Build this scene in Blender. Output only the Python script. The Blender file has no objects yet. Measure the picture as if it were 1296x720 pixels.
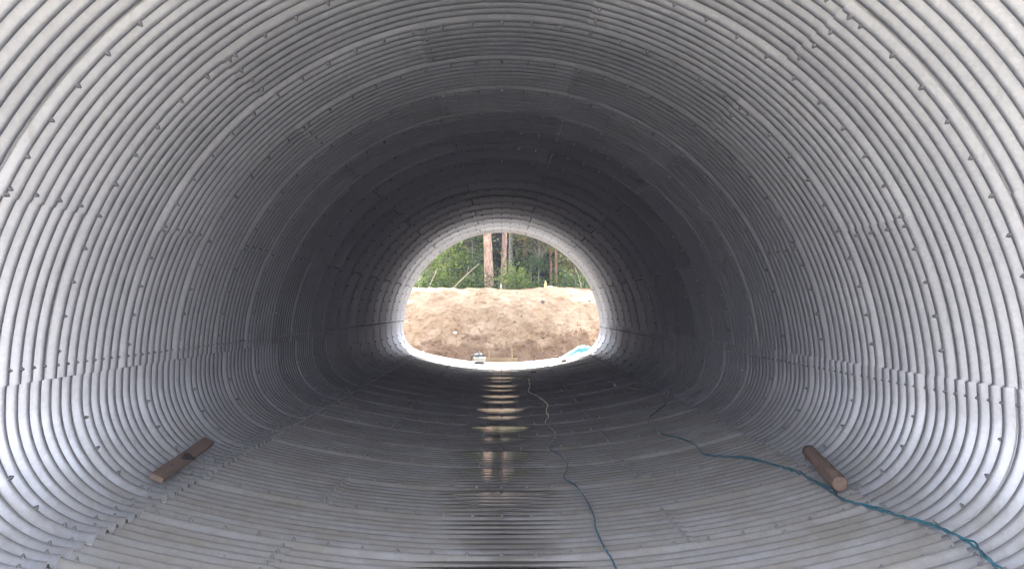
import bpy, bmesh, math, random
from mathutils import Vector, Matrix, Euler, noise
R = math.radians
random.seed(7)
S = bpy.context.scene
COL = S.collection

# ------------------------------------------------------------------ camera
CAM_H = 1.69
FPX = 1230.0                       # focal length in pixels of the 1296 x 720 photograph
cam_d = bpy.data.cameras.new('camera')
cam = bpy.data.objects.new('camera', cam_d)
COL.objects.link(cam)
cam_d.sensor_width = 36.0
cam_d.lens = 36.0 * FPX / 1296.0
cam_d.clip_start = 0.05
cam_d.clip_end = 2000
cam.location = (0, 0, CAM_H)
cam.rotation_euler = (R(90 + 1.397), 0, R(-0.606))
S.camera = cam
S.render.resolution_x, S.render.resolution_y = 1024, 568

# ------------------------------------------------------------------ sky, sun, exposure
SUN_EL, SUN_AZ = 51.0, 2.0       # azimuth: degrees clockwise from +Y the sun stands at
W = bpy.data.worlds.new('World')
S.world = W
W.use_nodes = True
wn = W.node_tree
wn.nodes.clear()
sky = wn.nodes.new('ShaderNodeTexSky')
sky.sky_type = 'NISHITA'
sky.sun_disc = False
sky.sun_elevation = R(SUN_EL)
sky.sun_rotation = R(SUN_AZ)
sky.air_density = 1.0
sky.dust_density = 2.0
sky.ozone_density = 1.0
hs = wn.nodes.new('ShaderNodeHueSaturation')
hs.inputs['Saturation'].default_value = 0.24
bgn = wn.nodes.new('ShaderNodeBackground')
bgn.inputs['Strength'].default_value = 0.15
wo = wn.nodes.new('ShaderNodeOutputWorld')
wn.links.new(sky.outputs[0], hs.inputs['Color'])
wn.links.new(hs.outputs[0], bgn.inputs[0])
wn.links.new(bgn.outputs[0], wo.inputs[0])
sun_d = bpy.data.lights.new('sun', 'SUN')
sun_d.energy = 5.0
sun_d.angle = R(16)
sun_d.color = (1.0, 0.965, 0.90)
sun = bpy.data.objects.new('sun', sun_d)
COL.objects.link(sun)
sd = Vector((math.sin(R(SUN_AZ)) * math.cos(R(SUN_EL)), math.cos(R(SUN_AZ)) * math.cos(R(SUN_EL)), math.sin(R(SUN_EL))))
sun.rotation_euler = sd.to_track_quat('Z', 'Y').to_euler()
S.view_settings.view_transform = 'Standard'
S.view_settings.look = 'None'
S.view_settings.exposure = 3.3
S.view_settings.gamma = 1.0
S.cycles.max_bounces = 14
S.cycles.diffuse_bounces = 5
S.cycles.use_adaptive_sampling = True
S.cycles.adaptive_threshold = 0.02
S.cycles.glossy_bounces = 8
S.cycles.use_denoising = True

# ------------------------------------------------------------------ helpers
def link(name, me, parent=None, loc=None):
    o = bpy.data.objects.new(name, me)
    COL.objects.link(o)
    if parent is not None:
        o.parent = parent
    if loc is not None:
        o.location = loc
    return o

def tag(o, label, cat, group=None):
    o['label'] = label
    o['category'] = cat
    if group:
        o['group'] = group
    return o

def kind(o, k, label=None):
    o['kind'] = k
    if label:
        o['label'] = label
    return o

def mesh(name, verts, faces, mat, smooth=False):
    me = bpy.data.meshes.new(name)
    me.from_pydata([tuple(v) for v in verts], [], faces)
    me.materials.append(mat)
    if smooth:
        me.polygons.foreach_set('use_smooth', [True] * len(me.polygons))
    me.update()
    return me

def bm_mesh(name, bm, mat, smooth=False):
    me = bpy.data.meshes.new(name)
    bm.to_mesh(me)
    bm.free()
    me.materials.append(mat)
    if smooth:
        me.polygons.foreach_set('use_smooth', [True] * len(me.polygons))
    return me

CM = Matrix.Translation(cam.location) @ cam.rotation_euler.to_matrix().to_4x4()
def ray(px, py):
    d = Vector(((px - 648) / FPX, -(py - 360) / FPX, -1.0))
    return (CM.to_3x3() @ d)
def at(px, py, Y):
    d = ray(px, py)
    return Vector(cam.location) + d * (Y / d.y)
def project(p):
    q = CM.inverted() @ Vector(p)
    if q.z >= -0.05:
        return None
    return (648 + FPX * q.x / -q.z, 360 - FPX * q.y / -q.z)

def fbm(p, o=4, H=0.9, l=2.1):
    return noise.fractal(Vector(p), H, l, o)

# ---- materials
class NT:
    def __init__(s, name):
        s.m = bpy.data.materials.new(name)
        s.m.use_nodes = True
        s.t = s.m.node_tree
        s.b = s.t.nodes['Principled BSDF']
        s.out = s.t.nodes['Material Output']
    def n(s, t, **k):
        nd = s.t.nodes.new('ShaderNode' + t)
        for a, v in k.items():
            if a in nd.inputs.keys():
                nd.inputs[a].default_value = v
            else:
                setattr(nd, a, v)
        return nd
    def l(s, a, b):
        s.t.links.new(a, b)
    def coord(s, which='Object', scale=(1, 1, 1)):
        c = s.n('TexCoord')
        mp = s.n('Mapping')
        mp.inputs['Scale'].default_value = scale
        s.l(c.outputs[which], mp.inputs[0])
        return mp.outputs[0]
    def world(s, scale=(1, 1, 1)):
        g = s.n('NewGeometry')
        mp = s.n('Mapping')
        mp.inputs['Scale'].default_value = scale
        s.l(g.outputs['Position'], mp.inputs[0])
        return mp.outputs[0]
    def noise(s, vec, scale, detail=5, rough=0.6, dist=0.0):
        nd = s.n('TexNoise')
        nd.inputs['Scale'].default_value = scale
        nd.inputs['Detail'].default_value = detail
        nd.inputs['Roughness'].default_value = rough
        nd.inputs['Distortion'].default_value = dist
        s.l(vec, nd.inputs['Vector'])
        return nd.outputs['Fac']
    def ramp(s, fac, stops):
        r = s.n('ValToRGB')
        cr = r.color_ramp
        while len(cr.elements) < len(stops):
            cr.elements.new(0.5)
        for e, (p, c) in zip(cr.elements, stops):
            e.position = p
            e.color = (c, c, c, 1) if isinstance(c, (int, float)) else (*c, 1)
        s.l(fac, r.inputs[0])
        return r.outputs[0]
    def mix(s, fac, a, b, mode='MIX'):
        m = s.n('Mix', data_type='RGBA', blend_type=mode)
        for sock, v in ((m.inputs[0], fac), (m.inputs[6], a), (m.inputs[7], b)):
            if isinstance(v, (int, float)):
                sock.default_value = v if sock == m.inputs[0] else (v, v, v, 1)
            elif isinstance(v, tuple):
                sock.default_value = (*v, 1)
            else:
                s.l(v, sock)
        return m.outputs[2]
    def math(s, op, a, b=None, clamp=False):
        m = s.n('Math', operation=op, use_clamp=clamp)
        for i, v in enumerate((a, b)):
            if v is None:
                continue
            if isinstance(v, (int, float)):
                m.inputs[i].default_value = v
            else:
                s.l(v, m.inputs[i])
        return m.outputs[0]
    def bump(s, h, strength=0.3, dist=0.01):
        b = s.n('Bump')
        b.inputs['Strength'].default_value = strength
        b.inputs['Distance'].default_value = dist
        s.l(h, b.inputs['Height'])
        s.l(b.outputs[0], s.b.inputs['Normal'])
    def set(s, **k):
        for a, v in k.items():
            a = {'rough': 'Roughness', 'metal': 'Metallic', 'spec': 'Specular IOR Level', 'col': 'Base Color'}[a]
            if isinstance(v, tuple):
                s.b.inputs[a].default_value = (*v, 1)
            elif isinstance(v, (int, float)):
                s.b.inputs[a].default_value = v
            else:
                s.l(v, s.b.inputs[a])
        return s.m

def zinc_material(floor=False):
    k = NT('galvanised_floor' if floor else 'galvanised_steel')
    w = k.world()
    oi = k.n('ObjectInfo')
    rnd = oi.outputs['Random']
    # zinc spangle, drifting tone, white bloom
    big = k.noise(w, 1.3, 4, 0.55)
    mid = k.noise(w, 9.0, 5, 0.65)
    sp = k.n('TexVoronoi')
    sp.inputs['Scale'].default_value = 55
    k.l(w, sp.inputs['Vector'])
    spf = k.n('SeparateColor')
    k.l(sp.outputs['Color'], spf.inputs[0])
    tone = k.math('ADD', k.math('MULTIPLY', big, 0.45), k.math('MULTIPLY', mid, 0.40))
    tone = k.math('ADD', tone, k.math('MULTIPLY', spf.outputs[0], 0.15))
    col = k.ramp(tone, [(0.25, (0.415, 0.428, 0.472)), (0.5, (0.515, 0.53, 0.578)), (0.75, (0.62, 0.635, 0.675))])
    bri = k.math('ADD', k.math('MULTIPLY', rnd, 0.22), 0.84)
    brc = k.n('CombineColor')
    for i in range(3):
        k.l(bri, brc.inputs[i])
    col = k.mix(1.0, col, brc.outputs[0], 'MULTIPLY')
    # dirty runs and brown smears with a shape of their own
    runs = k.noise(k.world((6.0, 0.9, 0.9)), 3.0, 6, 0.7, 0.4)
    dirt = k.ramp(runs, [(0.56, 0.0), (0.74, 1.0)])
    col = k.mix(k.math('MULTIPLY', dirt, 0.35), col, (0.25, 0.235, 0.22))
    rough = k.math('ADD', k.math('MULTIPLY', mid, 0.22), 0.36)
    metal = 0.92
    if not floor:
        # dusty film low on the haunches
        sz = k.n('SeparateXYZ')
        k.l(w, sz.inputs[0])
        lowz = k.math('MULTIPLY', k.math('SUBTRACT', 0.95, sz.outputs[2]), 1.5, True)
        dust = k.math('MULTIPLY', lowz, k.ramp(k.noise(k.world((1.0, 1.6, 1.0)), 2.6, 6, 0.68), [(0.36, 0.1), (0.64, 0.9)]), True)
        col = k.mix(dust, col, (0.21, 0.195, 0.17))
        metal = k.math('SUBTRACT', 0.92, k.math('MULTIPLY', dust, 0.75))
    if floor:
        # dried silt film and wet mud streaks lying along the invert
        sx = k.n('SeparateXYZ')
        k.l(k.world(), sx.inputs[0])
        ax = k.math('ABSOLUTE', sx.outputs[0])
        film = k.noise(k.world((0.8, 1.6, 1.0)), 2.2, 6, 0.68)
        filmf = k.ramp(film, [(0.28, 0.35), (0.62, 0.85)])
        silt = k.mix(k.noise(w, 14, 5, 0.7), (0.14, 0.124, 0.098), (0.24, 0.216, 0.174))
        col = k.mix(filmf, col, silt)
        st = k.noise(k.world((0.45, 9.0, 1.0)), 1.6, 7, 0.75)
        along = k.noise(k.world((0.0, 0.55, 0.0)), 1.0, 3, 0.5)
        mudv = k.math('ADD', k.math('MULTIPLY', st, 2.4), k.math('SUBTRACT', 0.55, ax))
        mudv = k.math('ADD', mudv, k.math('MULTIPLY', k.math('SUBTRACT', along, 0.5), 1.0))
        mudv = k.math('SUBTRACT', mudv, 1.5)
        mud = k.ramp(mudv, [(0.0, 0.0), (0.3, 1.0)])
        col = k.mix(k.math('MULTIPLY', mud, 0.6), col, (0.085, 0.075, 0.07))
        spots = k.ramp(k.noise(k.world((2.2, 7.0, 1.0)), 2.6, 4, 0.6), [(0.70, 0.0), (0.76, 1.0)])
        col = k.mix(k.math('MULTIPLY', spots, 0.7), col, (0.06, 0.053, 0.05))
        k.set(metal=k.math('MULTIPLY', k.math('SUBTRACT', 1.0, k.math('MAXIMUM', filmf, mud)), 0.85))
        rr = k.mix(mud, k.math('ADD', k.math('MULTIPLY', mid, 0.2), 0.42), 0.28)
        k.set(rough=rr)
    else:
        k.set(metal=metal, rough=rough)
    k.set(col=col)
    k.bump(k.math('ADD', k.math('MULTIPLY', mid, 0.8), k.math('MULTIPLY', k.noise(w, 60, 3, 0.6), 0.3)), 0.25, 0.004)
    return k.m

def simple(name, a, b, scale=6, rough=0.8, bump=0.3, bd=0.01, stretch=(1, 1, 1), metal=0.0, vec='Object', detail=5):
    k = NT(name)
    v = k.coord(vec, stretch)
    f = k.noise(v, scale, detail, 0.65)
    k.set(col=k.ramp(f, [(0.3, a), (0.7, b)]), rough=rough, metal=metal)
    if bump:
        k.bump(f, bump, bd)
    return k.m

M = {}
M['zinc'] = zinc_material()
M['floor'] = zinc_material(True)
M['bolt'] = simple('bolt_steel', (0.14, 0.14, 0.147), (0.26, 0.26, 0.265), 60, 0.7, 0, metal=0.3)
M['cut_edge'] = simple('bright_cut_edge', (0.66, 0.66, 0.66), (0.84, 0.84, 0.83), 30, 0.4, 0, metal=0.25)

# ------------------------------------------------------------------ culvert profile
# arch: half circle; two tight haunch corners; wide flat floor arc.  (x, z) with the invert at z = 0
AR, ACZ = 3.05, 1.05
CR, CCX = 0.74, 2.31
BR = 9.5
TA = math.degrees(math.asin(CCX / (BR - CR)))       # half angle of the floor arc
PITCH, AMP = 0.155, 0.035
RING = 1.24
HSTAG = 0.465                                        # the haunch rings are staggered against the arch rings
Y0, NR = 2.84, 22                                    # first ring starts at Y0, ends at 29.97
YEND = Y0 + NR * RING
SIDE = 3.0                                          # haunch plates reach this far above the springing

def arch(a):
    c, s = math.cos(R(a)), math.sin(R(a))
    return (AR * c, ACZ + 0.98 * AR * s, -c, -s)
def haunch(a, sg):
    """a: 0 at the springing, negative downwards"""
    if a > 0:
        x, z, nx, nz = arch(a)
    else:
        c, s = math.cos(R(a)), math.sin(R(a))
        x, z, nx, nz = CCX + CR * c, ACZ + CR * s, -c, -s
    return (sg * x, z, sg * nx, nz)
def floor_arc(a):
    """a: degrees from straight down, positive to the right"""
    s, c = math.sin(R(a)), math.cos(R(a))
    return (BR * s, BR - BR * c, -s, c)

RLAP = 0.019                                        # a ring's near edge stands proud of the ring before it
SLAP = 0.009
THICK = 0.009
PHASE = 0.024                                       # the near edge lies a little up the front slope
def corr(y):
    w = math.asin(0.62 * math.cos(2 * math.pi * (y + PHASE) / PITCH)) / math.asin(0.62)
    return -AMP * w - AMP     # crest at 0, trough at -2 AMP (outwards)

def plate_mesh(name, fn, u0, u1, du, lip, mat, length=None, y_from=0.0, rim_mat=None):
    """fn(u) -> x, z, inward normal.  lip(t) -> inward lift along the plate"""
    L = (length or RING) + 0.14
    ny = int(L / PITCH * 12)
    nu = max(3, int(round((u1 - u0) / du)))
    front, back = [], []
    for i in range(nu + 1):
        t = i / nu
        x, z, nx, nz = fn(u0 + (u1 - u0) * t)
        for j in range(ny + 1):
            y = L * j / ny
            h = corr(y + y_from) + RLAP * (1 - (y + y_from) / (RING + 0.14)) + lip(t)
            front.append((x + nx * h, y, z + nz * h))
            hb = h - THICK
            back.append((x + nx * hb, y, z + nz * hb))
    n1 = ny + 1
    faces = []
    for i in range(nu):
        for j in range(ny):
            a = i * n1 + j
            faces.append((a, a + 1, a + n1 + 1, a + n1))
    nf = len(faces)
    # orient towards the inward normal
    v = [Vector(front[q]) for q in faces[nf // 2]]
    nrm = (v[1] - v[0]).cross(v[2] - v[0])
    _, _, nx, nz = fn((u0 + u1) / 2)
    flip = nrm.dot(Vector((nx, 0, nz))) < 0
    N = len(front)
    if flip:
        faces = [f[::-1] for f in faces]
    bfaces = [tuple(q + N for q in f[::-1]) for f in faces]
    verts = front + back
    rim = []
    def strip(idx):
        b = len(verts)
        for q in idx:
            verts.append(front[q])
            verts.append(back[q])
        for q in range(len(idx) - 1):
            rim.append((b + 2 * q, b + 2 * q + 1, b + 2 * q + 3, b + 2 * q + 2))
    strip([i * n1 for i in range(nu + 1)])
    strip([i * n1 + ny for i in range(nu + 1)])
    strip(list(range(n1)))
    strip([nu * n1 + j for j in range(n1)])
    me = bpy.data.meshes.new(name)
    me.from_pydata(verts, [], faces + bfaces + rim)
    me.materials.append(mat)
    me.materials.append(rim_mat or M['cut_edge'])
    me.polygons.foreach_set('material_index', [0] * (2 * nf) + [1] * len(rim))
    sm = [True] * (2 * nf) + [False] * len(rim)
    me.polygons.foreach_set('use_smooth', sm)
    me.update()
    return me

d_arch = math.degrees(0.11 / AR)
d_flo = math.degrees(0.11 / BR)
lo = lambda t: SLAP * (1 - t)
hi = lambda t: SLAP * t
both = lambda t: SLAP
none = lambda t: 0.0
SEAMS = {0: (51.0, 103.0, 155.0), 1: (25.0, 77.0, 129.0)}
FSEAM = {0: -8.4, 1: 8.0}                            # floor seam, degrees along the floor arc
PL = {}
for ty in (0, 1):
    a, b, c = SEAMS[ty]
    lst = []
    lst.append((plate_mesh('arch_plate', arch, SIDE - 2.4, a, 2.0, hi, M['zinc'])))
    lst.append((plate_mesh('arch_plate', arch, a - d_arch, b, 2.0, hi, M['zinc'])))
    lst.append((plate_mesh('arch_plate', arch, b - d_arch, c, 2.0, hi, M['zinc'])))
    lst.append((plate_mesh('arch_plate', arch, c - d_arch, 180 - SIDE - 0.2, 2.0, (lambda t: 0.020 * t ** 3), M['zinc'])))
    f = FSEAM[ty]
    lst.append((plate_mesh('floor_plate', floor_arc, -TA - d_flo * 0.5, f, 1.1, hi, M['floor'], rim_mat=M['floor'])))
    lst.append((plate_mesh('floor_plate', floor_arc, f - d_flo, TA + d_flo * 0.5, 1.1, (lambda t: 0.022 * t ** 3), M['floor'], rim_mat=M['floor'])))
    PL[ty] = lst
lowest = -(90 - TA)
def haunch_mesh(sg, **k):
    # plates lap like shingles round the pipe: each end that comes first anticlockwise lies underneath
    if sg > 0:
        return plate_mesh('haunch_plate', lambda u: haunch(u, 1), lowest - 4.0, SIDE + 0.2, 4.0, (lambda t: 0.020 * t ** 4), M['zinc'], **k)
    return plate_mesh('haunch_plate', lambda u: haunch(u, -1), lowest - 7.5, SIDE + 3.0, 4.0, (lambda t: 0.022 * (1 - t) ** 4), M['zinc'], **k)
HZ = [(haunch_mesh(sg), haunch_mesh(sg, length=HSTAG, y_from=RING - HSTAG), haunch_mesh(sg, length=RING - HSTAG)) for sg in (1, -1)]

culvert = link('culvert', None, None, (0, Y0, 0))
tag(culvert, 'long corrugated galvanised steel culvert of bolted plates, seen from inside', 'culvert')
for k in range(NR):
    ty = k % 2
    for nm, me in zip(['arch_plate'] * 4 + ['floor_plate'] * 2, PL[ty]):
        link('steel_plate' if nm == 'arch_plate' else 'floor_plate', me, culvert, (0, k * RING, 0))
    for full, first, last in HZ:
        link('haunch_plate', full if k < NR - 1 else last, culvert, (0, k * RING + HSTAG, 0))
        if k == 0:
            link('haunch_plate', first, culvert, (0, 0, 0))

# ---- bolts
def bolt_mesh():
    bm = bmesh.new()
    def prism(n, r0, r1, z0, z1, rot=0.0):
        lo_ = [bm.verts.new((r0 * math.cos(2 * math.pi * i / n + rot), r0 * math.sin(2 * math.pi * i / n + rot), z0)) for i in range(n)]
        hi_ = [bm.verts.new((r1 * math.cos(2 * math.pi * i / n + rot), r1 * math.sin(2 * math.pi * i / n + rot), z1)) for i in range(n)]
        for i in range(n):
            bm.faces.new((lo_[i], lo_[(i + 1) % n], hi_[(i + 1) % n], hi_[i]))
        bm.faces.new(hi_)
    prism(6, 0.0145, 0.0132, -0.010, 0.012)
    prism(6, 0.008, 0.0072, 0.012, 0.023, 0.3)
    return bm_mesh('bolt', bm, M['bolt'])
BOLT = bolt_mesh()
bolts = []                                           # (position, inward normal)
def add_bolt(pt, y, lift):
    x, z, nx, nz = pt
    bolts.append((Vector((x + nx * lift, y, z + nz * lift)), Vector((nx, 0, nz))))
for k in range(NR):
    ty = k % 2
    y = Y0 + k * RING
    lift = RLAP * 0.92 + 0.003
    # round the ring lap
    n = int(math.radians(174) * AR / 0.245)
    for i in range(n):
        add_bolt(arch(SIDE + 1.5 + (171.0) * (i + 0.5) / n), y + 0.0775 - PHASE, lift + 0.005)
    for sg in (1, -1):
        for a in (-12, -31, -50, -66):
            add_bolt(haunch(a, sg), y + HSTAG + 0.0775 - PHASE, lift + 0.004)
    for i in range(-10, 11):
        add_bolt(floor_arc(i * 1.42), y + 0.0775 - PHASE, lift)
    # along the seams
    for j in range(8):
        yy = y + 0.0775 - PHASE + PITCH * j
        lf = RLAP * (1 - (yy - y) / 1.38) + SLAP
        hl = RLAP * (1 - ((yy - y - HSTAG) % RING) / 1.38)
        for a in SEAMS[ty] if j % 2 == 0 else ():
            add_bolt(arch(a - d_arch * 0.5), yy, lf)
        for sg in (1, -1):
            add_bolt(haunch(SIDE - 1.6 if sg > 0 else SIDE + 2.0, sg), yy, (hl if sg > 0 else RLAP * (1 - (yy - y) / 1.38)) + SLAP)
            add_bolt(haunch(lowest + (3.6 if j % 2 else -1.0), sg), yy, (hl if sg < 0 else RLAP * (1 - (yy - y) / 1.38)) + SLAP * 0.9)
        add_bolt(floor_arc(FSEAM[ty] - d_flo * 0.5), yy, lf)
def bolt_matrix(p, n):
    q = n.to_track_quat('Z', 'Y')
    return Matrix.Translation(p) @ q.to_matrix().to_4x4() @ Matrix.Rotation(random.uniform(0, 6.28), 4, 'Z')
inview, rest = [], []
for b in bolts:
    q = project(b[0])
    (inview if q and -2 < q[0] < 1298 and -2 < q[1] < 722 else rest).append(b)
inview.sort(key=lambda b: (b[0] - cam.location).length)
for p, n in inview[:300]:
    o = link('bolt', BOLT, culvert)
    o.matrix_parent_inverse = Matrix.Identity(4)
    o.matrix_local = Matrix.Translation((0, -Y0, 0)) @ bolt_matrix(p, n)
vs, fs = [], []
bv = [v.co.copy() for v in BOLT.vertices]
bf = [tuple(p.vertices) for p in BOLT.polygons]
for p, n in inview[300:] + rest:
    m = Matrix.Translation((0, -Y0, 0)) @ bolt_matrix(p, n)
    b = len(vs)
    vs += [m @ v for v in bv]
    fs += [tuple(q + b for q in f) for f in bf]
kind(link('far_bolts', mesh('far_bolts', vs, fs, M['bolt']), culvert), 'stuff')

# ------------------------------------------------------------------ ground, bank, light shield round the pipe
def sand_material():
    k = NT('sandy_earth')
    w = k.world()
    a = k.noise(w, 0.9, 7, 0.68)
    b = k.noise(w, 7.0, 6, 0.7)
    c = k.noise(w, 40.0, 4, 0.7)
    col = k.ramp(k.math('ADD', k.math('MULTIPLY', a, 0.65), k.math('MULTIPLY', b, 0.35)),
                 [(0.34, (0.25, 0.165, 0.105)), (0.45, (0.39, 0.285, 0.192)), (0.56, (0.47, 0.365, 0.262)), (0.70, (0.54, 0.45, 0.335))])
    col = k.mix(k.math('MULTIPLY', k.ramp(c, [(0.35, 1.0), (0.6, 0.0)]), 0.35), col, (0.16, 0.11, 0.075))
    # damp dark brown clay low on the bank
    g = k.n('SeparateXYZ')
    k.l(w, g.inputs[0])
    low = k.math('SUBTRACT', k.math('ADD', 0.62, k.math('MULTIPLY', k.math('SUBTRACT', k.noise(k.world((1, 1, 0.6)), 1.15, 6, 0.62), 0.5), 2.6)), g.outputs[2])
    lowf = k.ramp(low, [(0.0, 0.0), (0.14, 1.0)])
    far = k.ramp(k.math('MULTIPLY', k.math('SUBTRACT', g.outputs[1], 31.8), 4.0), [(0.0, 0.0), (1.0, 1.0)])
    col = k.mix(k.math('MULTIPLY', k.math('MULTIPLY', lowf, far), 0.62), col, k.mix(b, (0.11, 0.062, 0.038), (0.20, 0.125, 0.08)))
    k.set(col=col, rough=0.95, spec=0.2)
    k.bump(k.math('ADD', b, k.math('MULTIPLY', c, 0.5)), 0.9, 0.05)
    return k.m
M['sand'] = sand_material()
M['gravel'] = simple('grey_gravel', (0.19, 0.172, 0.14), (0.38, 0.35, 0.29), 5, 0.95, 0.8, 0.03, detail=8)
def duff_material():
    return simple('forest_litter', (0.045, 0.05, 0.02), (0.16, 0.12, 0.07), 2.0, 0.95, 0.5, 0.05)
M['duff'] = duff_material()

def gz(x, y):
    """coarse lie of the land: trench floor, then the level of the wood"""
    t = min(1.0, max(0.0, (y - 33.0) / 3.0))
    back = min(1.0, max(0.0, (-7.0 - y) / 4.0))
    side = min(1.0, max(0.0, (abs(x) - 9.0) / 5.0))
    h = max(t, side * 0.9, back * 0.75)
    h = h * h * (3 - 2 * h)
    return -0.22 + h * 2.35 + 0.05 * fbm((x * 0.4, y * 0.4, 3.1), 3)
xs = sorted(set([-900, -400, -160, -80, -50] + [i * 1.0 for i in range(-40, 41)] + [50, 80, 160, 400, 900]))
ys = sorted(set([-900, -400, -160, -80, -50] + [i * 1.0 for i in range(-40, 71)] + [85, 110, 160, 400, 900]))
vs = [(x, y, gz(x, y)) for y in ys for x in xs]
nx = len(xs)
fs = [(j * nx + i, j * nx + i + 1, (j + 1) * nx + i + 1, (j + 1) * nx + i) for j in range(len(ys) - 1) for i in range(nx - 1)]
kind(link('ground', mesh('ground', vs, fs, M['gravel'], True)), 'structure', 'grey gravelly ground of the trench')

def bank_top(x):
    return 2.42 + 0.10 * fbm((x * 0.55, 4.0, 0), 4) + 0.05 * math.cos(x * 0.62 + 3.4) + 0.04 * fbm((x * 3.0, 9.0, 0), 3)
bx = [-8.5 + 17.0 * i / 300 for i in range(301)]
NV = 170
vs, fs = [], []
def bank_pt(x, v):
    """v 0..1 up the face, 1..1.6 back over the top"""
    T = bank_top(x)
    if v <= 0:
        y, z = 31.2 + (v + 0.25) * 4.4, -0.20
        d = 0.03 * fbm((x * 2, y * 2, 1), 3)
        return Vector((x, y, z + d))
    if v <= 1:
        foot = 32.3 + 0.18 * fbm((x * 0.6, 0, 7), 3)
        s = v
        y = foot + 1.75 * (s ** 1.15)
        z = -0.20 + (T + 0.20) * (1.0 - (1.0 - s) ** 1.25)
        # slumped steps, gullies, lumps
        e = 4 * v * (1 - v)
        d = 0.14 * fbm((x * 0.55, z * 0.6, 2.0), 5, 0.8) + 0.085 * fbm((x * 2.4, z * 2.0, 5.0), 5, 0.6) + 0.03 * fbm((x * 9, z * 9, 5.0), 3, 0.6)
        step = 0.07 * max(0.0, math.sin(z * 3.4 + 2.2 * fbm((x * 0.5, z * 0.3, 11), 3))) ** 3
        rid = noise.ridged_multi_fractal(Vector((x * 1.1, z * 1.2, 17)), 0.9, 2.1, 4, 1.0, 2.0) * 0.03
        lump = max(0.0, 0.62 + 0.4 * fbm((x * 0.8, 0.2, 23), 3) - z) * 0.35
        y -= (d * (0.35 + 0.65 * e) + step + rid + lump)
        return Vector((x, y, z))
    y0 = 32.3 + 1.75 + 0.18 * fbm((x * 0.6, 0, 7), 3)
    q = (v - 1) / 0.6
    y = y0 + q * 5.0 - (0.1 * (1 - q))
    return Vector((x, y, T + 0.05 * fbm((x * 1.5, y * 1.5, 31), 4) * min(1, q * 8) - 0.25 * q))
for x in bx:
    for j in range(NV + 1):
        v = -0.25 + 1.85 * j / NV
        vs.append(bank_pt(x, v))
n1 = NV + 1
for i in range(len(bx) - 1):
    for j in range(NV):
        a = i * n1 + j
        fs.append((a, a + n1, a + n1 + 1, a + 1))
kind(link('bank', mesh('bank', vs, fs, M['sand'], True)), 'structure', 'steep cut bank of pale sandy earth')

# unseen earth shell added round the pipe to keep light out of its seams
def outline(off):
    pts = []
    for i in range(0, 61):
        a = -4 + 188 * i / 60
        x, z, nx_, nz_ = arch(a)
        pts.append((x - nx_ * off, z - nz_ * off))
    for i in range(1, 11):
        a = -4 + (lowest + 4) * i / 10
        x, z, nx_, nz_ = haunch(a, -1)
        pts.append((x - nx_ * off, z - nz_ * off))
    for i in range(1, 16):
        a = -TA + 2 * TA * i / 15
        x, z, nx_, nz_ = floor_arc(a)
        pts.append((x - nx_ * off, z - nz_ * off))
    for i in range(1, 10):
        a = lowest + (-4 - lowest) * i / 10
        x, z, nx_, nz_ = haunch(a, 1)
        pts.append((x - nx_ * off, z - nz_ * off))
    return pts
po, pi_ = outline(0.75), outline(0.09)
vs, fs = [], []
ny = 30
for j in range(ny + 1):
    y = Y0 + 0.35 + (YEND - Y0 - 0.6) * j / ny
    vs += [(x + 0.06 * fbm((x, y, z)), y, z) for x, z in po]
    vs += [(x, y, z) for x, z in pi_]
m_ = len(po)
for j in range(ny):
    for i in range(m_):
        i2 = (i + 1) % m_
        a, b = j * 2 * m_, (j + 1) * 2 * m_
        fs.append((a + i, a + i2, b + i2, b + i))
        fs.append((a + m_ + i2, a + m_ + i, b + m_ + i, b + m_ + i2))
for i in range(m_):
    i2 = (i + 1) % m_
    fs.append((i2, i, m_ + i, m_ + i2))
    b = ny * 2 * m_
    fs.append((b + i, b + i2, b + m_ + i2, b + m_ + i))
kind(link('leak_shield', mesh('leak_shield', vs, fs, M['sand'], True)), 'structure', 'unseen earth shell added round the pipe to stop light leaks')

# ------------------------------------------------------------------ water standing in the invert
def water_material():
    k = NT('water')
    w = k.world()
    k.set(col=(0.07, 0.062, 0.052), rough=0.08, spec=0.5)
    k.b.inputs['IOR'].default_value = 1.33
    k.bump(k.noise(k.world((1.0, 1.0, 1.0)), 9.0, 3, 0.5), 0.16, 0.004)
    return k.m
M['water'] = water_material()
vs, fs = [], []
for k in range(0, NR - 3):
    y = Y0 + k * RING
    if y > 13.5:
        lev = 0.0094
    elif y > 8.5:
        lev = 0.0076
    else:
        lev = 0.0045 - 0.003 * (8.5 - y)
    lev += random.uniform(-0.0012, 0.0012)
    b = len(vs)
    for i in range(5):
        for j in range(9):
            xx = -1.0 + 2.0 * j / 8
            vs.append((xx, y + 0.11 + 1.19 * i / 4, lev))
    for i in range(4):
        for j in range(8):
            fs.append((b + i * 9 + j, b + i * 9 + j + 1, b + (i + 1) * 9 + j + 1, b + (i + 1) * 9 + j))
kind(link('water', mesh('water', vs, fs, M['water'])), 'structure', 'shallow rain water standing along the culvert floor')

# ------------------------------------------------------------------ things lying inside the culvert
def inner_gap(p):
    """distance from point p to the crest surface (positive: inside the pipe)"""
    x, z = abs(p[0]), p[2]
    if z >= ACZ:
        return AR - math.hypot(x, (z - ACZ) / 0.98)
    ang = math.degrees(math.atan2(x, BR - z))
    if ang <= TA:
        return BR - math.hypot(x, z - BR)
    return CR - math.hypot(x - CCX, z - ACZ)
def on_wall(px, py, off):
    d = ray(px, py)
    lo_, hi_ = 1.0, 30.0
    o = Vector(cam.location)
    for _ in range(50):
        m = (lo_ + hi_) / 2
        if inner_gap(o + d * (m / d.y)) > off:
            lo_ = m
        else:
            hi_ = m
    return o + d * (lo_ / d.y)

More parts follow.
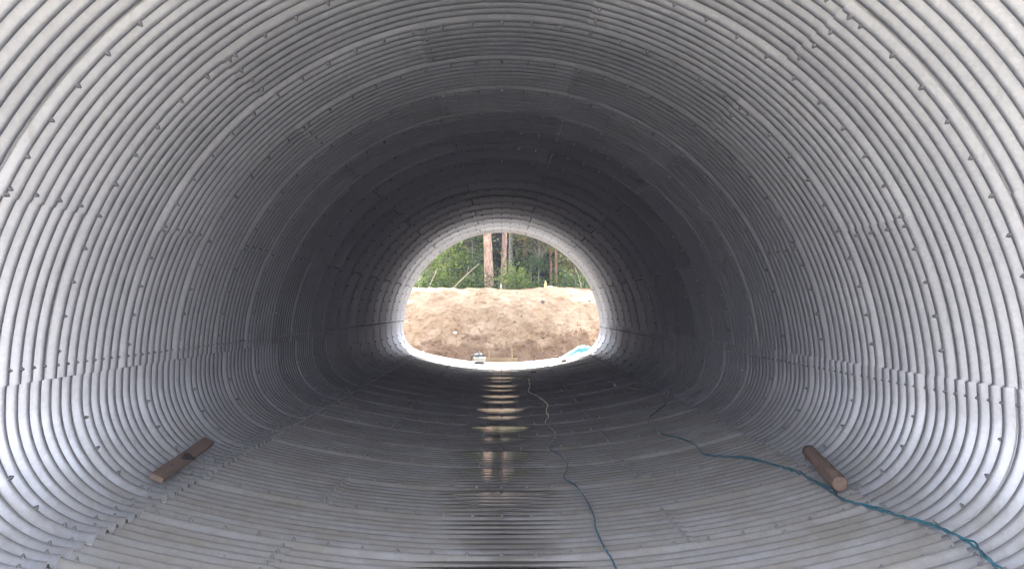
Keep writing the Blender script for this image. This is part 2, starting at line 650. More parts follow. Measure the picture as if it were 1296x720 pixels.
def spline(pts, n=10):
    out = []
    P = [pts[0]] + list(pts) + [pts[-1]]
    for i in range(1, len(P) - 2):
        p0, p1, p2, p3 = P[i - 1:i + 3]
        for q in range(n):
            t = q / n
            out.append(0.5 * ((2 * p1) + (p2 - p0) * t + (2 * p0 - 5 * p1 + 4 * p2 - p3) * t * t + (3 * p1 - p0 - 3 * p2 + p3) * t ** 3))
    out.append(pts[-1])
    return out
def tube(pts, r, n=8, vs=None, fs=None):
    vs = [] if vs is None else vs
    fs = [] if fs is None else fs
    base = len(vs)
    rr = r if callable(r) else (lambda t: r)
    for i, p in enumerate(pts):
        t = (pts[min(i + 1, len(pts) - 1)] - pts[max(i - 1, 0)]).normalized()
        up = Vector((0, 0, 1)) if abs(t.z) < 0.9 else Vector((1, 0, 0))
        a = t.cross(up).normalized()
        b = a.cross(t)
        R_ = rr(i / max(1, len(pts) - 1))
        for q in range(n):
            an = 2 * math.pi * q / n
            vs.append(p + a * math.cos(an) * R_ + b * math.sin(an) * R_)
    for i in range(len(pts) - 1):
        for q in range(n):
            fs.append((base + i * n + q, base + i * n + (q + 1) % n, base + (i + 1) * n + (q + 1) % n, base + (i + 1) * n + q))
    fs.append(tuple(base + q for q in range(n))[::-1])
    fs.append(tuple(base + (len(pts) - 1) * n + q for q in range(n)))
    return vs, fs

M['cable'] = simple('teal_cable', (0.03, 0.13, 0.18), (0.05, 0.20, 0.26), 30, 0.25, 0, vec='Object')
M['cable_blue'] = simple('blue_cable', (0.03, 0.14, 0.24), (0.06, 0.22, 0.34), 30, 0.22, 0, vec='Object')
def cable(name, pix, r, mat, twist=False):
    LIFT = 0.024
    pts = [on_wall(x, y, LIFT + r) for x, y in pix]
    pts = spline(pts, 14)
    out = []
    for i, p in enumerate(pts):                      # sag into the corrugations a little
        q = p.copy()
        q.z -= 0.006 * (0.5 - 0.5 * math.cos(2 * math.pi * (p.y - Y0 - 0.0775 + PHASE) / PITCH)) * (1 if p.y < 14 else 0)
        out.append(q)
    vs, fs = tube(out, r, 8)
    me = mesh(name, vs, fs, mat, True)
    return link(name, me), out
c1 = [(668, 478), (671, 488), (669, 495), (682, 502), (693, 512), (691, 519), (694, 527), (690, 535), (699, 543), (703, 552), (697, 562), (697, 568), (710, 576), (717, 586), (717, 595), (714, 604), (729, 614), (741, 630), (751, 650), (754, 668), (764, 690), (775, 708), (784, 730)]
o, _ = cable('power_cable', c1, 0.0065, M['cable_blue'])
tag(o, 'wavy blue cable running along the middle of the culvert floor', 'cable')
c2 = [(777, 485), (779, 488), (792, 489), (806, 493), (826, 494), (844, 493), (845, 502), (842, 511), (828, 522), (821, 529), (823, 536), (838, 548), (858, 553), (878, 561), (890, 573), (905, 576), (935, 578), (968, 584), (1000, 594), (1024, 604), (1044, 616), (1066, 630), (1100, 641), (1140, 652), (1172, 662), (1200, 671), (1226, 686), (1248, 702), (1262, 720), (1268, 734)]
o, path = cable('power_cable', c2, 0.0075, M['cable'])
tag(o, 'teal cable snaking beside the log and up the right side', 'cable')
vs, fs = [], []
near = [p for p in path if p.y < 9.2]
tw = [p + Vector((0.028 * math.sin(i * 0.23) * min(1, i / 10), 0.012 * math.sin(i * 0.31), 0.006)) for i, p in enumerate(near)]
vs, fs = tube(tw, 0.0065, 8)
o = link('power_cable', mesh('second_cable', vs, fs, M['cable'], True))
tag(o, 'thinner teal line twisted along the near end of the right hand cable', 'cable')

# timber plank, left haunch
M['plank'] = simple('old_plank', (0.14, 0.10, 0.08), (0.27, 0.195, 0.15), 5, 0.85, 0.5, 0.006, (1, 0.12, 1))
def beam_frame(a, b, up):
    y = (b - a).normalized()
    x = y.cross(up).normalized()
    z = x.cross(y)
    m = Matrix((x, y, z)).transposed().to_4x4()
    m.translation = a
    return m, (b - a).length
def plank(a, b, up, wid, th):
    m, L = beam_frame(a, b, up)
    bm = bmesh.new()
    ns = 10
    ring = []
    for i in range(ns + 1):
        y = L * i / ns
        w_ = wid * (0.5 + 0.006 * math.sin(i * 1.7))
        ring.append([bm.verts.new((sx * w_, y, sz * th * 0.5 + 0.003 * math.sin(i * 0.9))) for sx, sz in ((-1, -1), (1, -1), (1, 1), (-1, 1))])
    for i in range(ns):
        for q in range(4):
            bm.faces.new((ring[i][q], ring[i][(q + 1) % 4], ring[i + 1][(q + 1) % 4], ring[i + 1][q]))
    bm.faces.new(ring[0][::-1])
    bm.faces.new(ring[-1])
    bmesh.ops.recalc_face_normals(bm, faces=bm.faces)
    bmesh.ops.bevel(bm, geom=[e for e in bm.edges if e.calc_face_angle(0) > 0.8], offset=0.005, segments=2, affect='EDGES')
    return m, bm_mesh('timber_plank', bm, M['plank'])
PA, PB = on_wall(198, 605, 0.075), on_wall(264, 558, 0.075)
mid = (PA + PB) / 2
nrm = Vector((CCX * -1 - mid.x, 0, ACZ - mid.z)).normalized()
m, me = plank(PA, PB, nrm, 0.105, 0.04)
o = link('timber_plank', me)
o.matrix_world = m
tag(o, 'weathered brown timber plank lying at the foot of the left wall', 'plank')
# knot hole and dark scar patch as parts
M['scar'] = simple('plank_scar', (0.03, 0.025, 0.025), (0.07, 0.055, 0.05), 20, 0.8, 0.3, 0.004)
def blotch(cx, cy, rx, ry, z, n=14):
    vs = [(cx, cy, z)]
    for i in range(n):
        a = 2 * math.pi * i / n
        q = 1 + 0.2 * math.sin(3 * a + cx * 40) + 0.12 * math.sin(5 * a)
        vs.append((cx + rx * q * math.cos(a), cy + ry * q * math.sin(a), z))
    return vs, [(0, 1 + i, 1 + (i + 1) % n) for i in range(n)]
LP = (PB - PA).length
for sgx, cy, rx, ry in ((0.02, LP * 0.48, 0.045, 0.11), (0.0, LP * 0.24, 0.012, 0.016)):
    v_, f_ = blotch(sgx, cy, rx, ry, 0.0265)
    link('dark_scar', mesh('dark_scar', v_, f_, M['scar']), o)

# log, right haunch
def bark_material():
    k = NT('log_bark')
    v = k.coord('Object', (1, 1, 0.25))
    f = k.noise(v, 14, 6, 0.7)
    k.set(col=k.ramp(f, [(0.3, (0.13, 0.085, 0.07)), (0.55, (0.24, 0.16, 0.125)), (0.75, (0.29, 0.23, 0.15))]), rough=0.9)
    k.bump(f, 0.6, 0.012)
    return k.m
M['bark'] = bark_material()
M['endgrain'] = simple('cut_end', (0.14, 0.095, 0.075), (0.24, 0.165, 0.125), 25, 0.85, 0.3, 0.004)
LA, LB = on_wall(1063, 612, 0.10), on_wall(1024, 571, 0.10)
dl = LB - LA
Ll = dl.length
vs, fs = [], []
NS, NQ = 14, 18
for i in range(NS + 1):
    for q in range(NQ):
        an = 2 * math.pi * q / NQ
        rr = 0.058 * (1 + 0.13 * fbm((math.cos(an) * 1.5, math.sin(an) * 1.5, i * 0.35), 4)) * (1 - 0.06 * i / NS)
        if i == 0:
            rr *= 0.93
        vs.append((rr * math.cos(an), rr * math.sin(an), Ll * i / NS))
for i in range(NS):
    for q in range(NQ):
        fs.append((i * NQ + q, i * NQ + (q + 1) % NQ, (i + 1) * NQ + (q + 1) % NQ, (i + 1) * NQ + q))
fs.append(tuple(NS * NQ + q for q in range(NQ)))
o = link('log', mesh('log', vs, fs, M['bark'], True))
o.matrix_world = Matrix.Translation(LA) @ dl.to_track_quat('Z', 'Y').to_matrix().to_4x4()
tag(o, 'short round reddish brown log lying at the foot of the right wall', 'log')
vs = [(0, 0, -0.012)] + [(0.053 * math.cos(2 * math.pi * q / NQ), 0.053 * math.sin(2 * math.pi * q / NQ), 0.0) for q in range(NQ)]
fs = [(0, 1 + (q + 1) % NQ, 1 + q) for q in range(NQ)]
link('cut_end', mesh('cut_end', vs, fs, M['endgrain'], True), o)

# ------------------------------------------------------------------ things at the far mouth
def boxm(name, sx, sy, sz, mat, bev=0.006, taper=1.0):
    bm = bmesh.new()
    vs = []
    for z, s in ((0, taper), (sz, 1.0)):
        vs.append([bm.verts.new((x * sx / 2 * s, y * sy / 2 * s, z)) for x, y in ((-1, -1), (1, -1), (1, 1), (-1, 1))])
    bm.faces.new(vs[0][::-1])
    bm.faces.new(vs[1])
    for q in range(4):
        bm.faces.new((vs[0][q], vs[0][(q + 1) % 4], vs[1][(q + 1) % 4], vs[1][q]))
    bmesh.ops.bevel(bm, geom=list(bm.edges), offset=bev, segments=2, affect='EDGES')
    return bm_mesh(name, bm, mat)
M['white'] = simple('white_plastic', (0.68, 0.68, 0.66), (0.8, 0.8, 0.78), 8, 0.45, 0)
M['greyblue'] = simple('grey_blue_tool', (0.14, 0.18, 0.22), (0.28, 0.33, 0.37), 10, 0.4, 0)
M['black'] = simple('black_rubber_and_shadow', (0.015, 0.015, 0.017), (0.04, 0.04, 0.042), 20, 0.6, 0)
M['pale_wood'] = simple('new_timber', (0.50, 0.38, 0.24), (0.64, 0.52, 0.36), 6, 0.8, 0.2, 0.004, (1, 1, 0.15))
M['brown_wood'] = simple('brown_timber', (0.13, 0.075, 0.05), (0.24, 0.15, 0.10), 10, 0.85, 0.3, 0.004)
M['tarp'] = simple('blue_sheet', (0.10, 0.42, 0.52), (0.22, 0.58, 0.66), 9, 0.35, 0.3, 0.01)

FZ = 0.012
def floor_z(x):
    return BR - math.sqrt(BR * BR - x * x)
# white box with a grey tool on it
p = on_wall(607, 460.0, 0.015)
t = link('storage_box', None, None, (p.x, p.y, floor_z(p.x) + FZ))
tag(t, 'small white plastic box standing at the far mouth of the culvert', 'box')
link('box_body', boxm('box_body', 0.34, 0.24, 0.15, M['white'], 0.015, 0.92), t)
link('lid', boxm('lid', 0.36, 0.26, 0.035, M['white'], 0.01), t, (0, 0, 0.152))
link('shadow_strip', boxm('shadow_strip', 0.24, 0.012, 0.03, M['black'], 0.004), t, (0, -0.117, 0.02))  # black strip put in for the shadow at the foot of the box
t2 = link('hand_tool', None, None, (p.x - 0.03, p.y, t.location.z + 0.187))
tag(t2, 'grey power tool lying on the white box at the far mouth', 'power tool')
vs, fs = tube(spline([Vector((-0.12, 0, 0.05)), Vector((-0.03, 0, 0.06)), Vector((0.05, 0.01, 0.065)), Vector((0.11, 0.02, 0.06))], 4), (lambda q: 0.045 + 0.015 * math.sin(q * 3.14)), 12)
link('motor_body', mesh('motor_body', vs, fs, M['greyblue'], True), t2)
vs, fs = tube([Vector((0.03, 0, 0.07)), Vector((0.015, 0, 0.13)), Vector((0.0, 0, 0.19))], (lambda q: 0.028 - 0.006 * q), 10)
link('grip', mesh('grip', vs, fs, M['greyblue'], True), t2)
vs, fs = tube(spline([Vector((-0.12, 0, 0.05)), Vector((-0.19, -0.03, 0.02)), Vector((-0.23, -0.08, -0.10)), Vector((-0.27, -0.13, -0.165))], 5), 0.014, 8)
link('cord', mesh('cord', vs, fs, M['black'], True), t2)
vs, fs = tube([Vector((0.11, 0.02, 0.06)), Vector((0.16, 0.02, 0.055))], 0.03, 12)
link('tool_head', mesh('tool_head', vs, fs, M['black'], True), t2)

# form board and two stakes just outside the mouth
pa, pb = at(613, 455.5, 30.6), at(655, 455.5, 30.6)
o = link('form_board', boxm('form_board', (pb - pa).length, 0.03, 0.30, M['pale_wood'], 0.004), None, ((pa.x + pb.x) / 2, 30.6, -0.17))
tag(o, 'low pale board set on edge across the far mouth', 'board')
for (px, ptop), lab in zip(((619, 443), (648, 440)), ('pale wooden stake nearest the white box at the far mouth', 'pale wooden stake in the middle of the far mouth')):
    q = at(px, ptop, 30.69)
    me = boxm('stake', 0.04, 0.035, q.z + 0.22, M['pale_wood'], 0.004, 0.75)
    o = link('stake', me, None, (q.x, q.y, -0.22))
    tag(o, lab, 'stake')
# brown blocks
for (px, py, w_, h_, lab) in ((675, 472.0, 0.13, 0.05, 'brown wood block on the culvert floor above the cable end'),
                              (714, 457.5, 0.11, 0.06, 'brown wood block lying below the blue sheet'),
                              (704, 452.5, 0.16, 0.06, 'flat brown offcut on the mouth edge left of the blue sheet')):
    q = on_wall(px, py, 0.012)
    o = link('wood_block', boxm('wood_block', w_, 0.09, h_, M['brown_wood'], 0.005), None, (q.x, min(q.y, 29.8), floor_z(q.x) + FZ))
    o.rotation_euler = (0, -math.asin(q.x / BR), random.uniform(-0.4, 0.4))
    tag(o, lab, 'wood block')
# crumpled blue sheet
q = at(729, 446, 29.75)
vs, fs = [], []
NA, NB = 36, 22
for i in range(NA + 1):
    for j in range(NB + 1):
        u, v = i / NA * 2 - 1, j / NB * 2 - 1
        e = max(0.0, 1 - (u * u + v * v * 0.9))
        ed = 1 + 0.15 * math.sin(7 * math.atan2(v, u))
        x = 0.42 * u * ed
        y = 0.22 * v
        h = 0.27 * (e ** 0.6) * (0.62 + 0.38 * u) * (1 + 0.35 * fbm((u * 2.2, v * 2.2, 3), 4)) + 0.03 * abs(fbm((u * 5, v * 5, 8), 3)) * (e > 0)
        vs.append((x, y, h + floor_z(q.x + x) - floor_z(q.x)))
n1 = NB + 1
for i in range(NA):
    for j in range(NB):
        a = i * n1 + j
        fs.append((a, a + n1, a + n1 + 1, a + 1))
o = link('plastic_sheet', mesh('plastic_sheet', vs, fs, M['tarp'], True), None, (q.x, 29.75, floor_z(q.x) + FZ))
tag(o, 'crumpled bright blue plastic sheet at the far right mouth edge', 'sheet')

# stones and loose clods on the bank
def rock_mesh(name, r, seed, mat, sub=2, sq=(1, 1, 0.7)):
    bm = bmesh.new()
    bmesh.ops.create_icosphere(bm, subdivisions=sub, radius=1)
    for v in bm.verts:
        f = 1 + 0.35 * fbm(v.co * 1.3 + Vector((seed, seed * 2, 0)), 3)
        v.co = Vector((v.co.x * sq[0], v.co.y * sq[1], v.co.z * sq[2])) * r * f
    return bm_mesh(name, bm, mat, False)
M['stone'] = simple('pale_stone', (0.5, 0.49, 0.47), (0.68, 0.67, 0.64), 9, 0.85, 0.4, 0.01)
M['darkstone'] = simple('dark_stone', (0.05, 0.045, 0.04), (0.16, 0.14, 0.12), 9, 0.85, 0.4, 0.01)
from mathutils.bvhtree import BVHTree
bk = bpy.data.objects['bank'].data
bvh = BVHTree.FromPolygons([v.co for v in bk.vertices], [tuple(p.vertices) for p in bk.polygons])
def on_bank(px, py):
    h = bvh.ray_cast(cam.location, ray(px, py).normalized())
    return h[0] if h[0] is not None else at(px, py, 33.5)
for px, py, r, mk, lab in ((576, 421, 0.075, 'stone', 'white stone stuck in the sandy bank left of centre'),
                           (687, 382, 0.075, 'darkstone', 'dark stone high in the sandy bank'),
                           (746, 381, 0.05, 'darkstone', 'small dark stone at the right of the bank face')):
    o = link('stone', rock_mesh('stone', r, px * 0.1, M[mk]), None, on_bank(px, py))
    tag(o, lab, 'stone')
clod = [rock_mesh('clod', 1.0, 3.3 * i, M['sand'], 1) for i in range(4)]
vs, fs = [], []
for i in range(900):
    px = random.uniform(505, 765)
    py = 366 + 92 * random.random() ** (0.6)
    p = on_bank(px, py)
    r = 0.012 + 0.05 * random.random() ** 3
    me = clod[i % 4]
    m = Matrix.Translation(p) @ Euler((random.random() * 6, random.random() * 6, 0)).to_matrix().to_4x4() @ Matrix.Scale(r, 4)
    b = len(vs)
    vs += [m @ v.co for v in me.vertices]
    fs += [tuple(q + b for q in f.vertices) for f in me.polygons]
kind(link('loose_earth', mesh('loose_earth', vs, fs, M['sand'])), 'stuff', 'loose crumbs of sandy earth on the bank')

# markers on top of the bank
M['yellow'] = simple('faded_yellow', (0.62, 0.50, 0.20), (0.72, 0.60, 0.30), 9, 0.6, 0)
def top_at(px, dy=0.35):
    d = at(px, 362, 34.3)
    h = bvh.ray_cast(Vector((d.x, 34.3 + dy, 6)), Vector((0, 0, -1)))
    return h[0]
q = top_at(691)
t = link('marker_cone', None, None, q - Vector((0, 0, 0.02)))
tag(t, 'small faded yellow marker cone standing on top of the bank', 'cone')
vs, fs = tube([Vector((0, 0, 0.02)), Vector((0, 0, 0.1)), Vector((0, 0, 0.2)), Vector((0, 0, 0.30))], (lambda s: 0.075 - 0.06 * s), 14)
link('cone_body', mesh('cone_body', vs, fs, M['yellow'], True), t)
link('cone_base', boxm('cone_base', 0.2, 0.2, 0.03, M['yellow'], 0.006), t)
q = top_at(697)
o = link('pale_block', boxm('pale_block', 0.2, 0.12, 0.07, M['white'], 0.01), None, q - Vector((0, 0, 0.01)))
tag(o, 'flat whitish block beside the yellow cone on the bank', 'block')
q = top_at(634)
o = link('stake', boxm('stake', 0.035, 0.03, 0.28, M['white'], 0.004, 0.8), None, q - Vector((0, 0, 0.05)))
tag(o, 'short white stake standing on top of the bank', 'stake')
# ------------------------------------------------------------------ the wood beyond the bank
def leaf_material(name, a, b, c):
    k = NT(name)
    f = k.noise(k.coord('Object'), 2.2, 4, 0.6)
    g = k.n('NewGeometry')
    col = k.ramp(k.math('ADD', k.math('MULTIPLY', f, 0.6), k.math('MULTIPLY', g.outputs['Random Per Island'], 0.4)), [(0.3, a), (0.5, b), (0.72, c)])
    k.set(col=col, rough=0.55, spec=0.3)
    tr = k.n('BsdfTranslucent')
    k.l(col, tr.inputs['Color'])
    mx = k.n('MixShader')
    mx.inputs[0].default_value = 0.5
    k.l(k.b.outputs[0], mx.inputs[1])
    k.l(tr.outputs[0], mx.inputs[2])
    k.l(mx.outputs[0], k.out.inputs['Surface'])
    return k.m
M['leaf_bright'] = leaf_material('bright_leaves', (0.06, 0.10, 0.022), (0.13, 0.19, 0.042), (0.24, 0.29, 0.075))
M['leaf_mid'] = leaf_material('mid_leaves', (0.026, 0.055, 0.015), (0.058, 0.10, 0.027), (0.12, 0.165, 0.05))
M['leaf_dry'] = leaf_material('yellowish_leaves', (0.06, 0.075, 0.02), (0.12, 0.125, 0.035), (0.20, 0.19, 0.06))
M['needle'] = leaf_material('spruce_needles', (0.018, 0.035, 0.014), (0.035, 0.06, 0.022), (0.07, 0.095, 0.03))
M['pine_bark'] = simple('pine_bark', (0.10, 0.055, 0.04), (0.50, 0.36, 0.27), 9, 0.95, 0.9, 0.03, (1, 1, 0.45))
M['red_bark'] = simple('red_bark', (0.13, 0.06, 0.035), (0.28, 0.15, 0.09), 8, 0.95, 0.6, 0.02, (1, 1, 0.3))
M['grey_bark'] = simple('grey_bark', (0.13, 0.115, 0.095), (0.30, 0.27, 0.22), 9, 0.95, 0.4, 0.015, (1, 1, 0.3))
M['dead_wood'] = simple('dead_wood', (0.32, 0.27, 0.20), (0.48, 0.42, 0.33), 9, 0.9, 0.2, 0.01, (1, 1, 0.3))

def leaf_quad(vs, fs, p, s, rng, droop=0.0, aspect=0.6):
    d = Vector((rng.gauss(0, 1), rng.gauss(0, 1), rng.gauss(0, 0.55) - droop)).normalized()
    e = d.cross(Vector((rng.gauss(0, 1), rng.gauss(0, 1), rng.gauss(0, 1)))).normalized()
    b = len(vs)
    vs += [p - d * s * 0.5, p + e * s * aspect * 0.5, p + d * s * 0.5, p - e * s * aspect * 0.5]
    fs.append((b, b + 1, b + 2, b + 3))

def ground_at(x, y):
    h = bvh.ray_cast(Vector((x, y, 8)), Vector((0, 0, -1)))
    return h[0].z if h[0] is not None else gz(x, y)

def trunk_path(h, lean, rng, n=9, wob=0.05):
    return [Vector((lean[0] * t + wob * h * 0.2 * rng.gauss(0, 0.3) * t, lean[1] * t + wob * h * 0.2 * rng.gauss(0, 0.3) * t, h * t)) for t in [i / (n - 1) for i in range(n)]]

def leafy(name, label, cat, px, Y, h, wid, leafm, seed, nclump=46, nleaf=46, ls=0.11, r=0.035, base=0.12, group=None, bark='grey_bark', lean=(0, 0)):
    rng = random.Random(seed)
    x = at(px, 355, Y).x
    z = ground_at(x, Y) - 0.08
    t = link(name, None, None, (x, Y, z))
    tag(t, label, cat, group)
    path = trunk_path(h * 0.92, lean, rng)
    vs, fs = tube(spline(path, 3), (lambda s: r * (1 - 0.8 * s)), 7)
    lv, lf = [], []
    for i in range(nclump):
        u = base + (1 - base) * rng.random() ** 0.85
        q = path[min(len(path) - 1, int(u * (len(path) - 1)))]
        an = rng.uniform(0, 6.283)
        rad = wid * (0.25 + 0.75 * rng.random()) * (1.0 - 0.55 * abs(u - 0.5) * 1.4)
        c = q + Vector((math.cos(an) * rad, math.sin(an) * rad, 0.12 * rad + rng.gauss(0, 0.08)))
        mid_ = (q + c) / 2 + Vector((0, 0, 0.06 * rad))
        tube([q - Vector((0, 0, rad * 0.35)), mid_, c], (lambda s: r * 0.32 * (1 - 0.7 * s)), 5, vs, fs)
        cr = 0.16 + 0.22 * rng.random()
        for _ in range(int(nleaf * (0.5 + rng.random()))):
            p = c + Vector((rng.gauss(0, cr), rng.gauss(0, cr), rng.gauss(0, cr * 0.55)))
            leaf_quad(lv, lf, p, ls * (0.6 + 0.8 * rng.random()), rng)
    link('trunk', mesh('trunk', vs, fs, M[bark], True), t)
    link('crown', mesh('crown', lv, lf, M[leafm]), t)
    return t

def spruce(label, px, Y, h, wid, seed, base=0.1, group=None, leafm='needle'):
    rng = random.Random(seed)
    x = at(px, 355, Y).x
    z = ground_at(x, Y) - 0.1
    t = link('spruce_tree', None, None, (x, Y, z))
    tag(t, label, 'tree', group)
    path = trunk_path(h, (0, 0), rng, 9, 0.01)
    r = 0.012 * h + 0.03
    vs, fs = tube(path, (lambda s: r * (1 - 0.93 * s)), 8)
    lv, lf = [], []
    zc = base * h
    while zc < h * 0.985:
        u = zc / h
        L = wid * (1 - u) ** 0.75 + 0.12
        for q in range(5):
            an = rng.uniform(0, 6.283)
            l_ = L * rng.uniform(0.7, 1.1)
            d = Vector((math.cos(an), math.sin(an), 0))
            pts = [Vector((0, 0, zc)) + d * l_ * s + Vector((0, 0, -0.28 * l_ * s + 0.16 * l_ * s * s)) for s in (0, 0.35, 0.7, 1.0)]
            tube(pts, (lambda s: 0.018 * (1 - 0.8 * s)), 4, vs, fs)
            nn = int(26 * l_) + 8
            for i in range(nn):
                s = 0.15 + 0.85 * (i + rng.random()) / nn
                p = Vector((0, 0, zc)) + d * l_ * s + Vector((0, 0, -0.28 * l_ * s + 0.16 * l_ * s * s))
                p += d.cross(Vector((0, 0, 1))) * rng.gauss(0, 0.16 * l_ * (1.1 - s)) + Vector((0, 0, -abs(rng.gauss(0, 0.07))))
                leaf_quad(lv, lf, p, 0.17 * (0.6 + 0.8 * rng.random()), rng, 0.7, 0.42)
        zc += 0.13 + 0.02 * h * rng.random()
    link('trunk', mesh('trunk', vs, fs, M['red_bark'], True), t)
    link('crown', mesh('crown', lv, lf, M[leafm]), t)
    return t

def pine(label, px, Y, rad, h, bark, seed, lean=(0, 0), fork=False):
    rng = random.Random(seed)
    x = at(px, 360, Y).x
    z = ground_at(x, Y) - 0.15
    t = link('pine_tree', None, None, (x, Y, z))
    tag(t, label, 'tree', 'tall trunks at the edge of the wood')
    path = spline(trunk_path(h, lean, rng, 8, 0.012), 4)
    vs, fs = tube(path, (lambda s: rad * (1.12 - 0.12 * min(1, s * 25)) * (1 - 0.72 * s)), 14)
    for i, v in enumerate(vs):
        f = 1 + 0.06 * fbm((v.x * 9, v.y * 9, v.z * 2.5 + seed), 3)
        c = path[min(len(path) - 1, i // 14)]
        vs[i] = c + (v - c) * f
    lv, lf = [], []
    for i in range(26):                               # stub twigs lower down, crown boughs above
        u = 0.55 + 0.45 * i / 26
        c0 = path[int(u * (len(path) - 1))]
        an = rng.uniform(0, 6.283)
        l_ = 2.4 * (1.25 - u) * rng.uniform(0.7, 1.2) + 0.3
        c = c0 + Vector((math.cos(an) * l_, math.sin(an) * l_, 0.25 * l_))
        tube([c0, (c0 + c) / 2 - Vector((0, 0, 0.05 * l_)), c], (lambda s: rad * 0.22 * (1 - 0.75 * s)), 5, vs, fs)
        for _ in range(90):
            p = c + Vector((rng.gauss(0, 0.5), rng.gauss(0, 0.5), rng.gauss(0, 0.28)))
            leaf_quad(lv, lf, p, 0.26 * rng.uniform(0.6, 1.3), rng, 0, 0.4)
    link('trunk', mesh('trunk', vs, fs, M[bark], True), t)
    link('crown', mesh('crown', lv, lf, M['needle']), t)
    return t

pine('thick mottled pine trunk, largest in the centre of the far opening', 619.5, 38.2, 0.20, 9.5, 'pine_bark', 2, (-0.3, 0.2))
pine('second pine trunk, just right of the thickest one', 636.5, 40.5, 0.135, 9.5, 'pine_bark', 3, (0.25, 0))
pine('slim greyish pine trunk behind the second pine', 645.5, 43.5, 0.105, 9.5, 'grey_bark', 4, (0.1, 0))
pine('thin reddish straight trunk above the yellow cone', 703.5, 40.0, 0.062, 8.5, 'red_bark', 5, (0.05, 0))
pine('thinnest dark red trunk left of the thin reddish one', 697.5, 43.5, 0.055, 8.5, 'red_bark', 6, (-0.1, 0))

G1 = 'leafy shrubs along the top of the bank'
leafy('leafy_shrub', 'bright green shrub at the left edge of the far opening', 'shrub', 545, 38.0, 2.9, 0.95, 'leaf_bright', 11, 52, 44, group=G1)
leafy('leafy_shrub', 'tall bright sapling with the freshest leaves left of the pines', 'shrub', 569, 39.5, 3.6, 0.85, 'leaf_bright', 12, 56, 46, group=G1)
leafy('leafy_shrub', 'mid green sapling close to the left of the thickest pine', 'shrub', 598, 40.0, 3.8, 0.9, 'leaf_mid', 13, 54, 46, group=G1)
leafy('leafy_shrub', 'small bright shrub in front of the slim pine trunks', 'shrub', 650, 37.2, 1.35, 0.50, 'leaf_bright', 14, 30, 38, ls=0.10, r=0.02, group=G1)
leafy('leafy_shrub', 'low mid green bush between second pine and yellow cone', 'shrub', 672, 40.5, 2.0, 0.9, 'leaf_mid', 15, 36, 40, group=G1)
leafy('leafy_shrub', 'yellowish spreading bough tree right of the pine trunks', 'shrub', 682, 42.0, 4.6, 1.5, 'leaf_dry', 16, 60, 42, base=0.5, group=G1)
leafy('leafy_shrub', 'yellow green drooping bush at the right edge of the opening', 'shrub', 728, 38.6, 2.3, 0.75, 'leaf_dry', 17, 40, 42, base=0.4, group=G1)
leafy('leafy_shrub', 'small green weed bush right of the thin reddish trunk', 'shrub', 716, 37.0, 0.85, 0.4, 'leaf_mid', 18, 20, 36, ls=0.09, r=0.015, group=G1)
leafy('leafy_shrub', 'dark green bush at the far left behind the bright shrub', 'shrub', 526, 41.0, 3.2, 1.0, 'leaf_mid', 19, 50, 44, group=G1)
leafy('leafy_shrub', 'mid green bush at the far right behind the yellow green one', 'shrub', 748, 41.5, 3.0, 1.0, 'leaf_mid', 20, 46, 44, group=G1)
G2 = 'dark spruces behind the shrubs'
for i, (px, Y, h, w_, lab) in enumerate((
        (556, 45.5, 9.0, 1.9, 'dark spruce behind the left shrubs'),
        (588, 44.5, 10.5, 2.0, 'tall dark spruce left behind the thickest pine'),
        (628, 47.5, 11.0, 2.1, 'dark spruce seen between the two largest pines'),
        (664, 46.0, 9.0, 2.0, 'dark spruce right behind the slim greyish pine'),
        (690, 48.0, 11.0, 2.2, 'dark spruce behind the yellowish spreading boughs'),
        (722, 45.0, 9.5, 1.9, 'dark spruce right of the thin reddish trunk'),
        (752, 47.0, 10.0, 2.1, 'dark spruce at the right edge of the far opening'),
        (522, 47.0, 10.0, 2.1, 'dark spruce at the left edge of the far opening'))):
    spruce(lab, px, Y, h, w_, 40 + i, 0.04, G2)

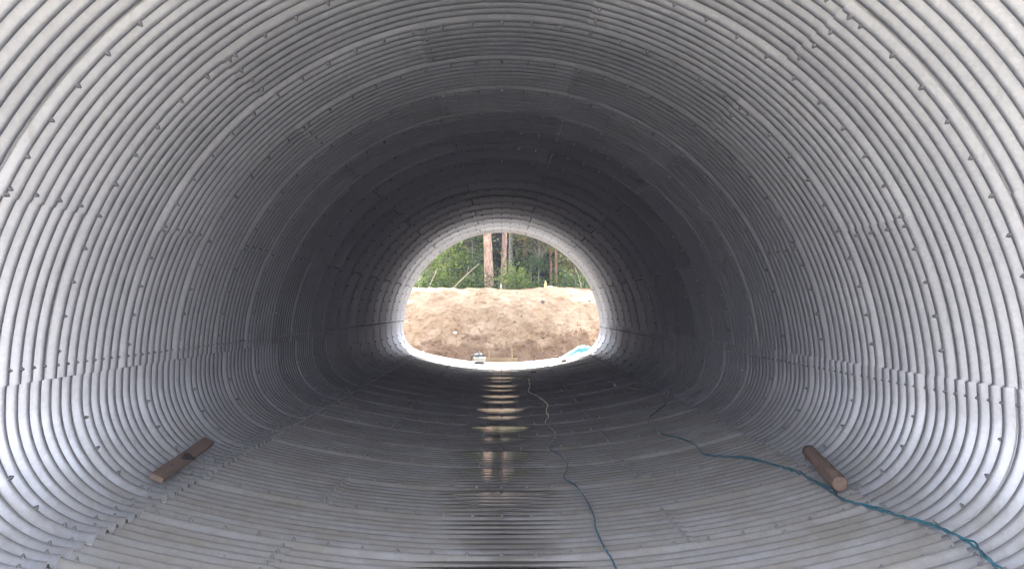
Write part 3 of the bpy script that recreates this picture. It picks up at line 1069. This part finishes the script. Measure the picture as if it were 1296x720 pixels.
# leaning dead branches
for (a, b, Ya, Yb, r, lab) in (((567, 362), (606, 334), 36.2, 37.0, 0.022, 'long pale dead branch leaning right over the bank edge'),
                               ((539, 360), (553, 341), 36.2, 36.6, 0.020, 'shorter pale dead branch leaning at the left of the bank'),
                               ((737, 360), (727, 338), 36.4, 36.8, 0.016, 'thin pale dead stem leaning left at the right of the bank'),
                               ((529, 362), (530, 344), 36.6, 36.6, 0.016, 'upright pale dead stem at the far left of the bank')):
    p, q = at(*a, Ya), at(*b, Yb)
    p.z = ground_at(p.x, p.y) - 0.05
    mid_ = (p + q) / 2 + Vector((0.03, 0, 0.06))
    base_ = p.copy()
    pts = spline([p - base_, mid_ - base_, q - base_], 6)
    vs, fs = tube(pts, (lambda s, r=r: r * (1 - 0.65 * s)), 7)
    tw_ = pts[len(pts) // 2]
    tube([tw_, tw_ + Vector((0.12, 0.05, 0.22)), tw_ + Vector((0.16, 0.1, 0.42))], (lambda s, r=r: r * 0.4 * (1 - 0.6 * s)), 5, vs, fs)
    o = link('dead_branch', mesh('dead_branch', vs, fs, M['dead_wood'], True), None, base_)
    tag(o, lab, 'branch')

# undergrowth along the edge and the closed mass of the wood farther in
rng = random.Random(99)
vs, fs = [], []
for i in range(9000):
    x, y = rng.uniform(-7, 7), 36.0 + 5.0 * rng.random()
    cl = max(0.0, 0.45 + 0.9 * fbm((x * 0.7, y * 0.7, 2), 3))
    z = ground_at(x, y)
    leaf_quad(vs, fs, Vector((x, y, z + cl * 0.9 * rng.random())), rng.uniform(0.07, 0.15), rng)
kind(link('undergrowth', mesh('undergrowth', vs, fs, M['leaf_mid'])), 'stuff', 'weeds and low undergrowth along the edge of the wood')
vs, fs = [], []
for i in range(46000):
    x, y = (rng.uniform(-24, 24) if i % 3 else rng.uniform(-9, 9)), rng.uniform(50, 62)
    z = 1.8 + (12 * rng.random() ** 1.3 if i % 3 else 7 * rng.random())
    if fbm((x * 0.45, y * 0.45, z * 0.45), 3) < -0.25:
        continue
    leaf_quad(vs, fs, Vector((x, y, z)), rng.uniform(0.5, 0.95), rng, 0.3, 0.6)
kind(link('far_wood', mesh('far_wood', vs, fs, M['needle'])), 'stuff', 'dense dark wood farther behind the spruces')

# ------------------------------------------------------------------ bluish volume added to lift the shadows
hz = NT('shadow_lift_veil')
vol = hz.n('VolumePrincipled')
vol.inputs['Color'].default_value = (0.64, 0.65, 1.0, 1)
vol.inputs['Density'].default_value = 0.0018
hz.t.nodes.remove(hz.b)
hz.l(vol.outputs[0], hz.out.inputs['Volume'])
hx = [-960, 960]
hv = [(x, y, z) for x in hx for y in (-960, 960) for z in (-1.4, 19.0)]
hf = [(0, 1, 3, 2), (4, 6, 7, 5), (0, 4, 5, 1), (2, 3, 7, 6), (0, 2, 6, 4), (1, 5, 7, 3)]
kind(link('shadow_lift', mesh('shadow_lift', hv, hf, hz.m)), 'stuff', 'thin bluish veil added to lift the dark tones')
S.cycles.volume_bounces = 0
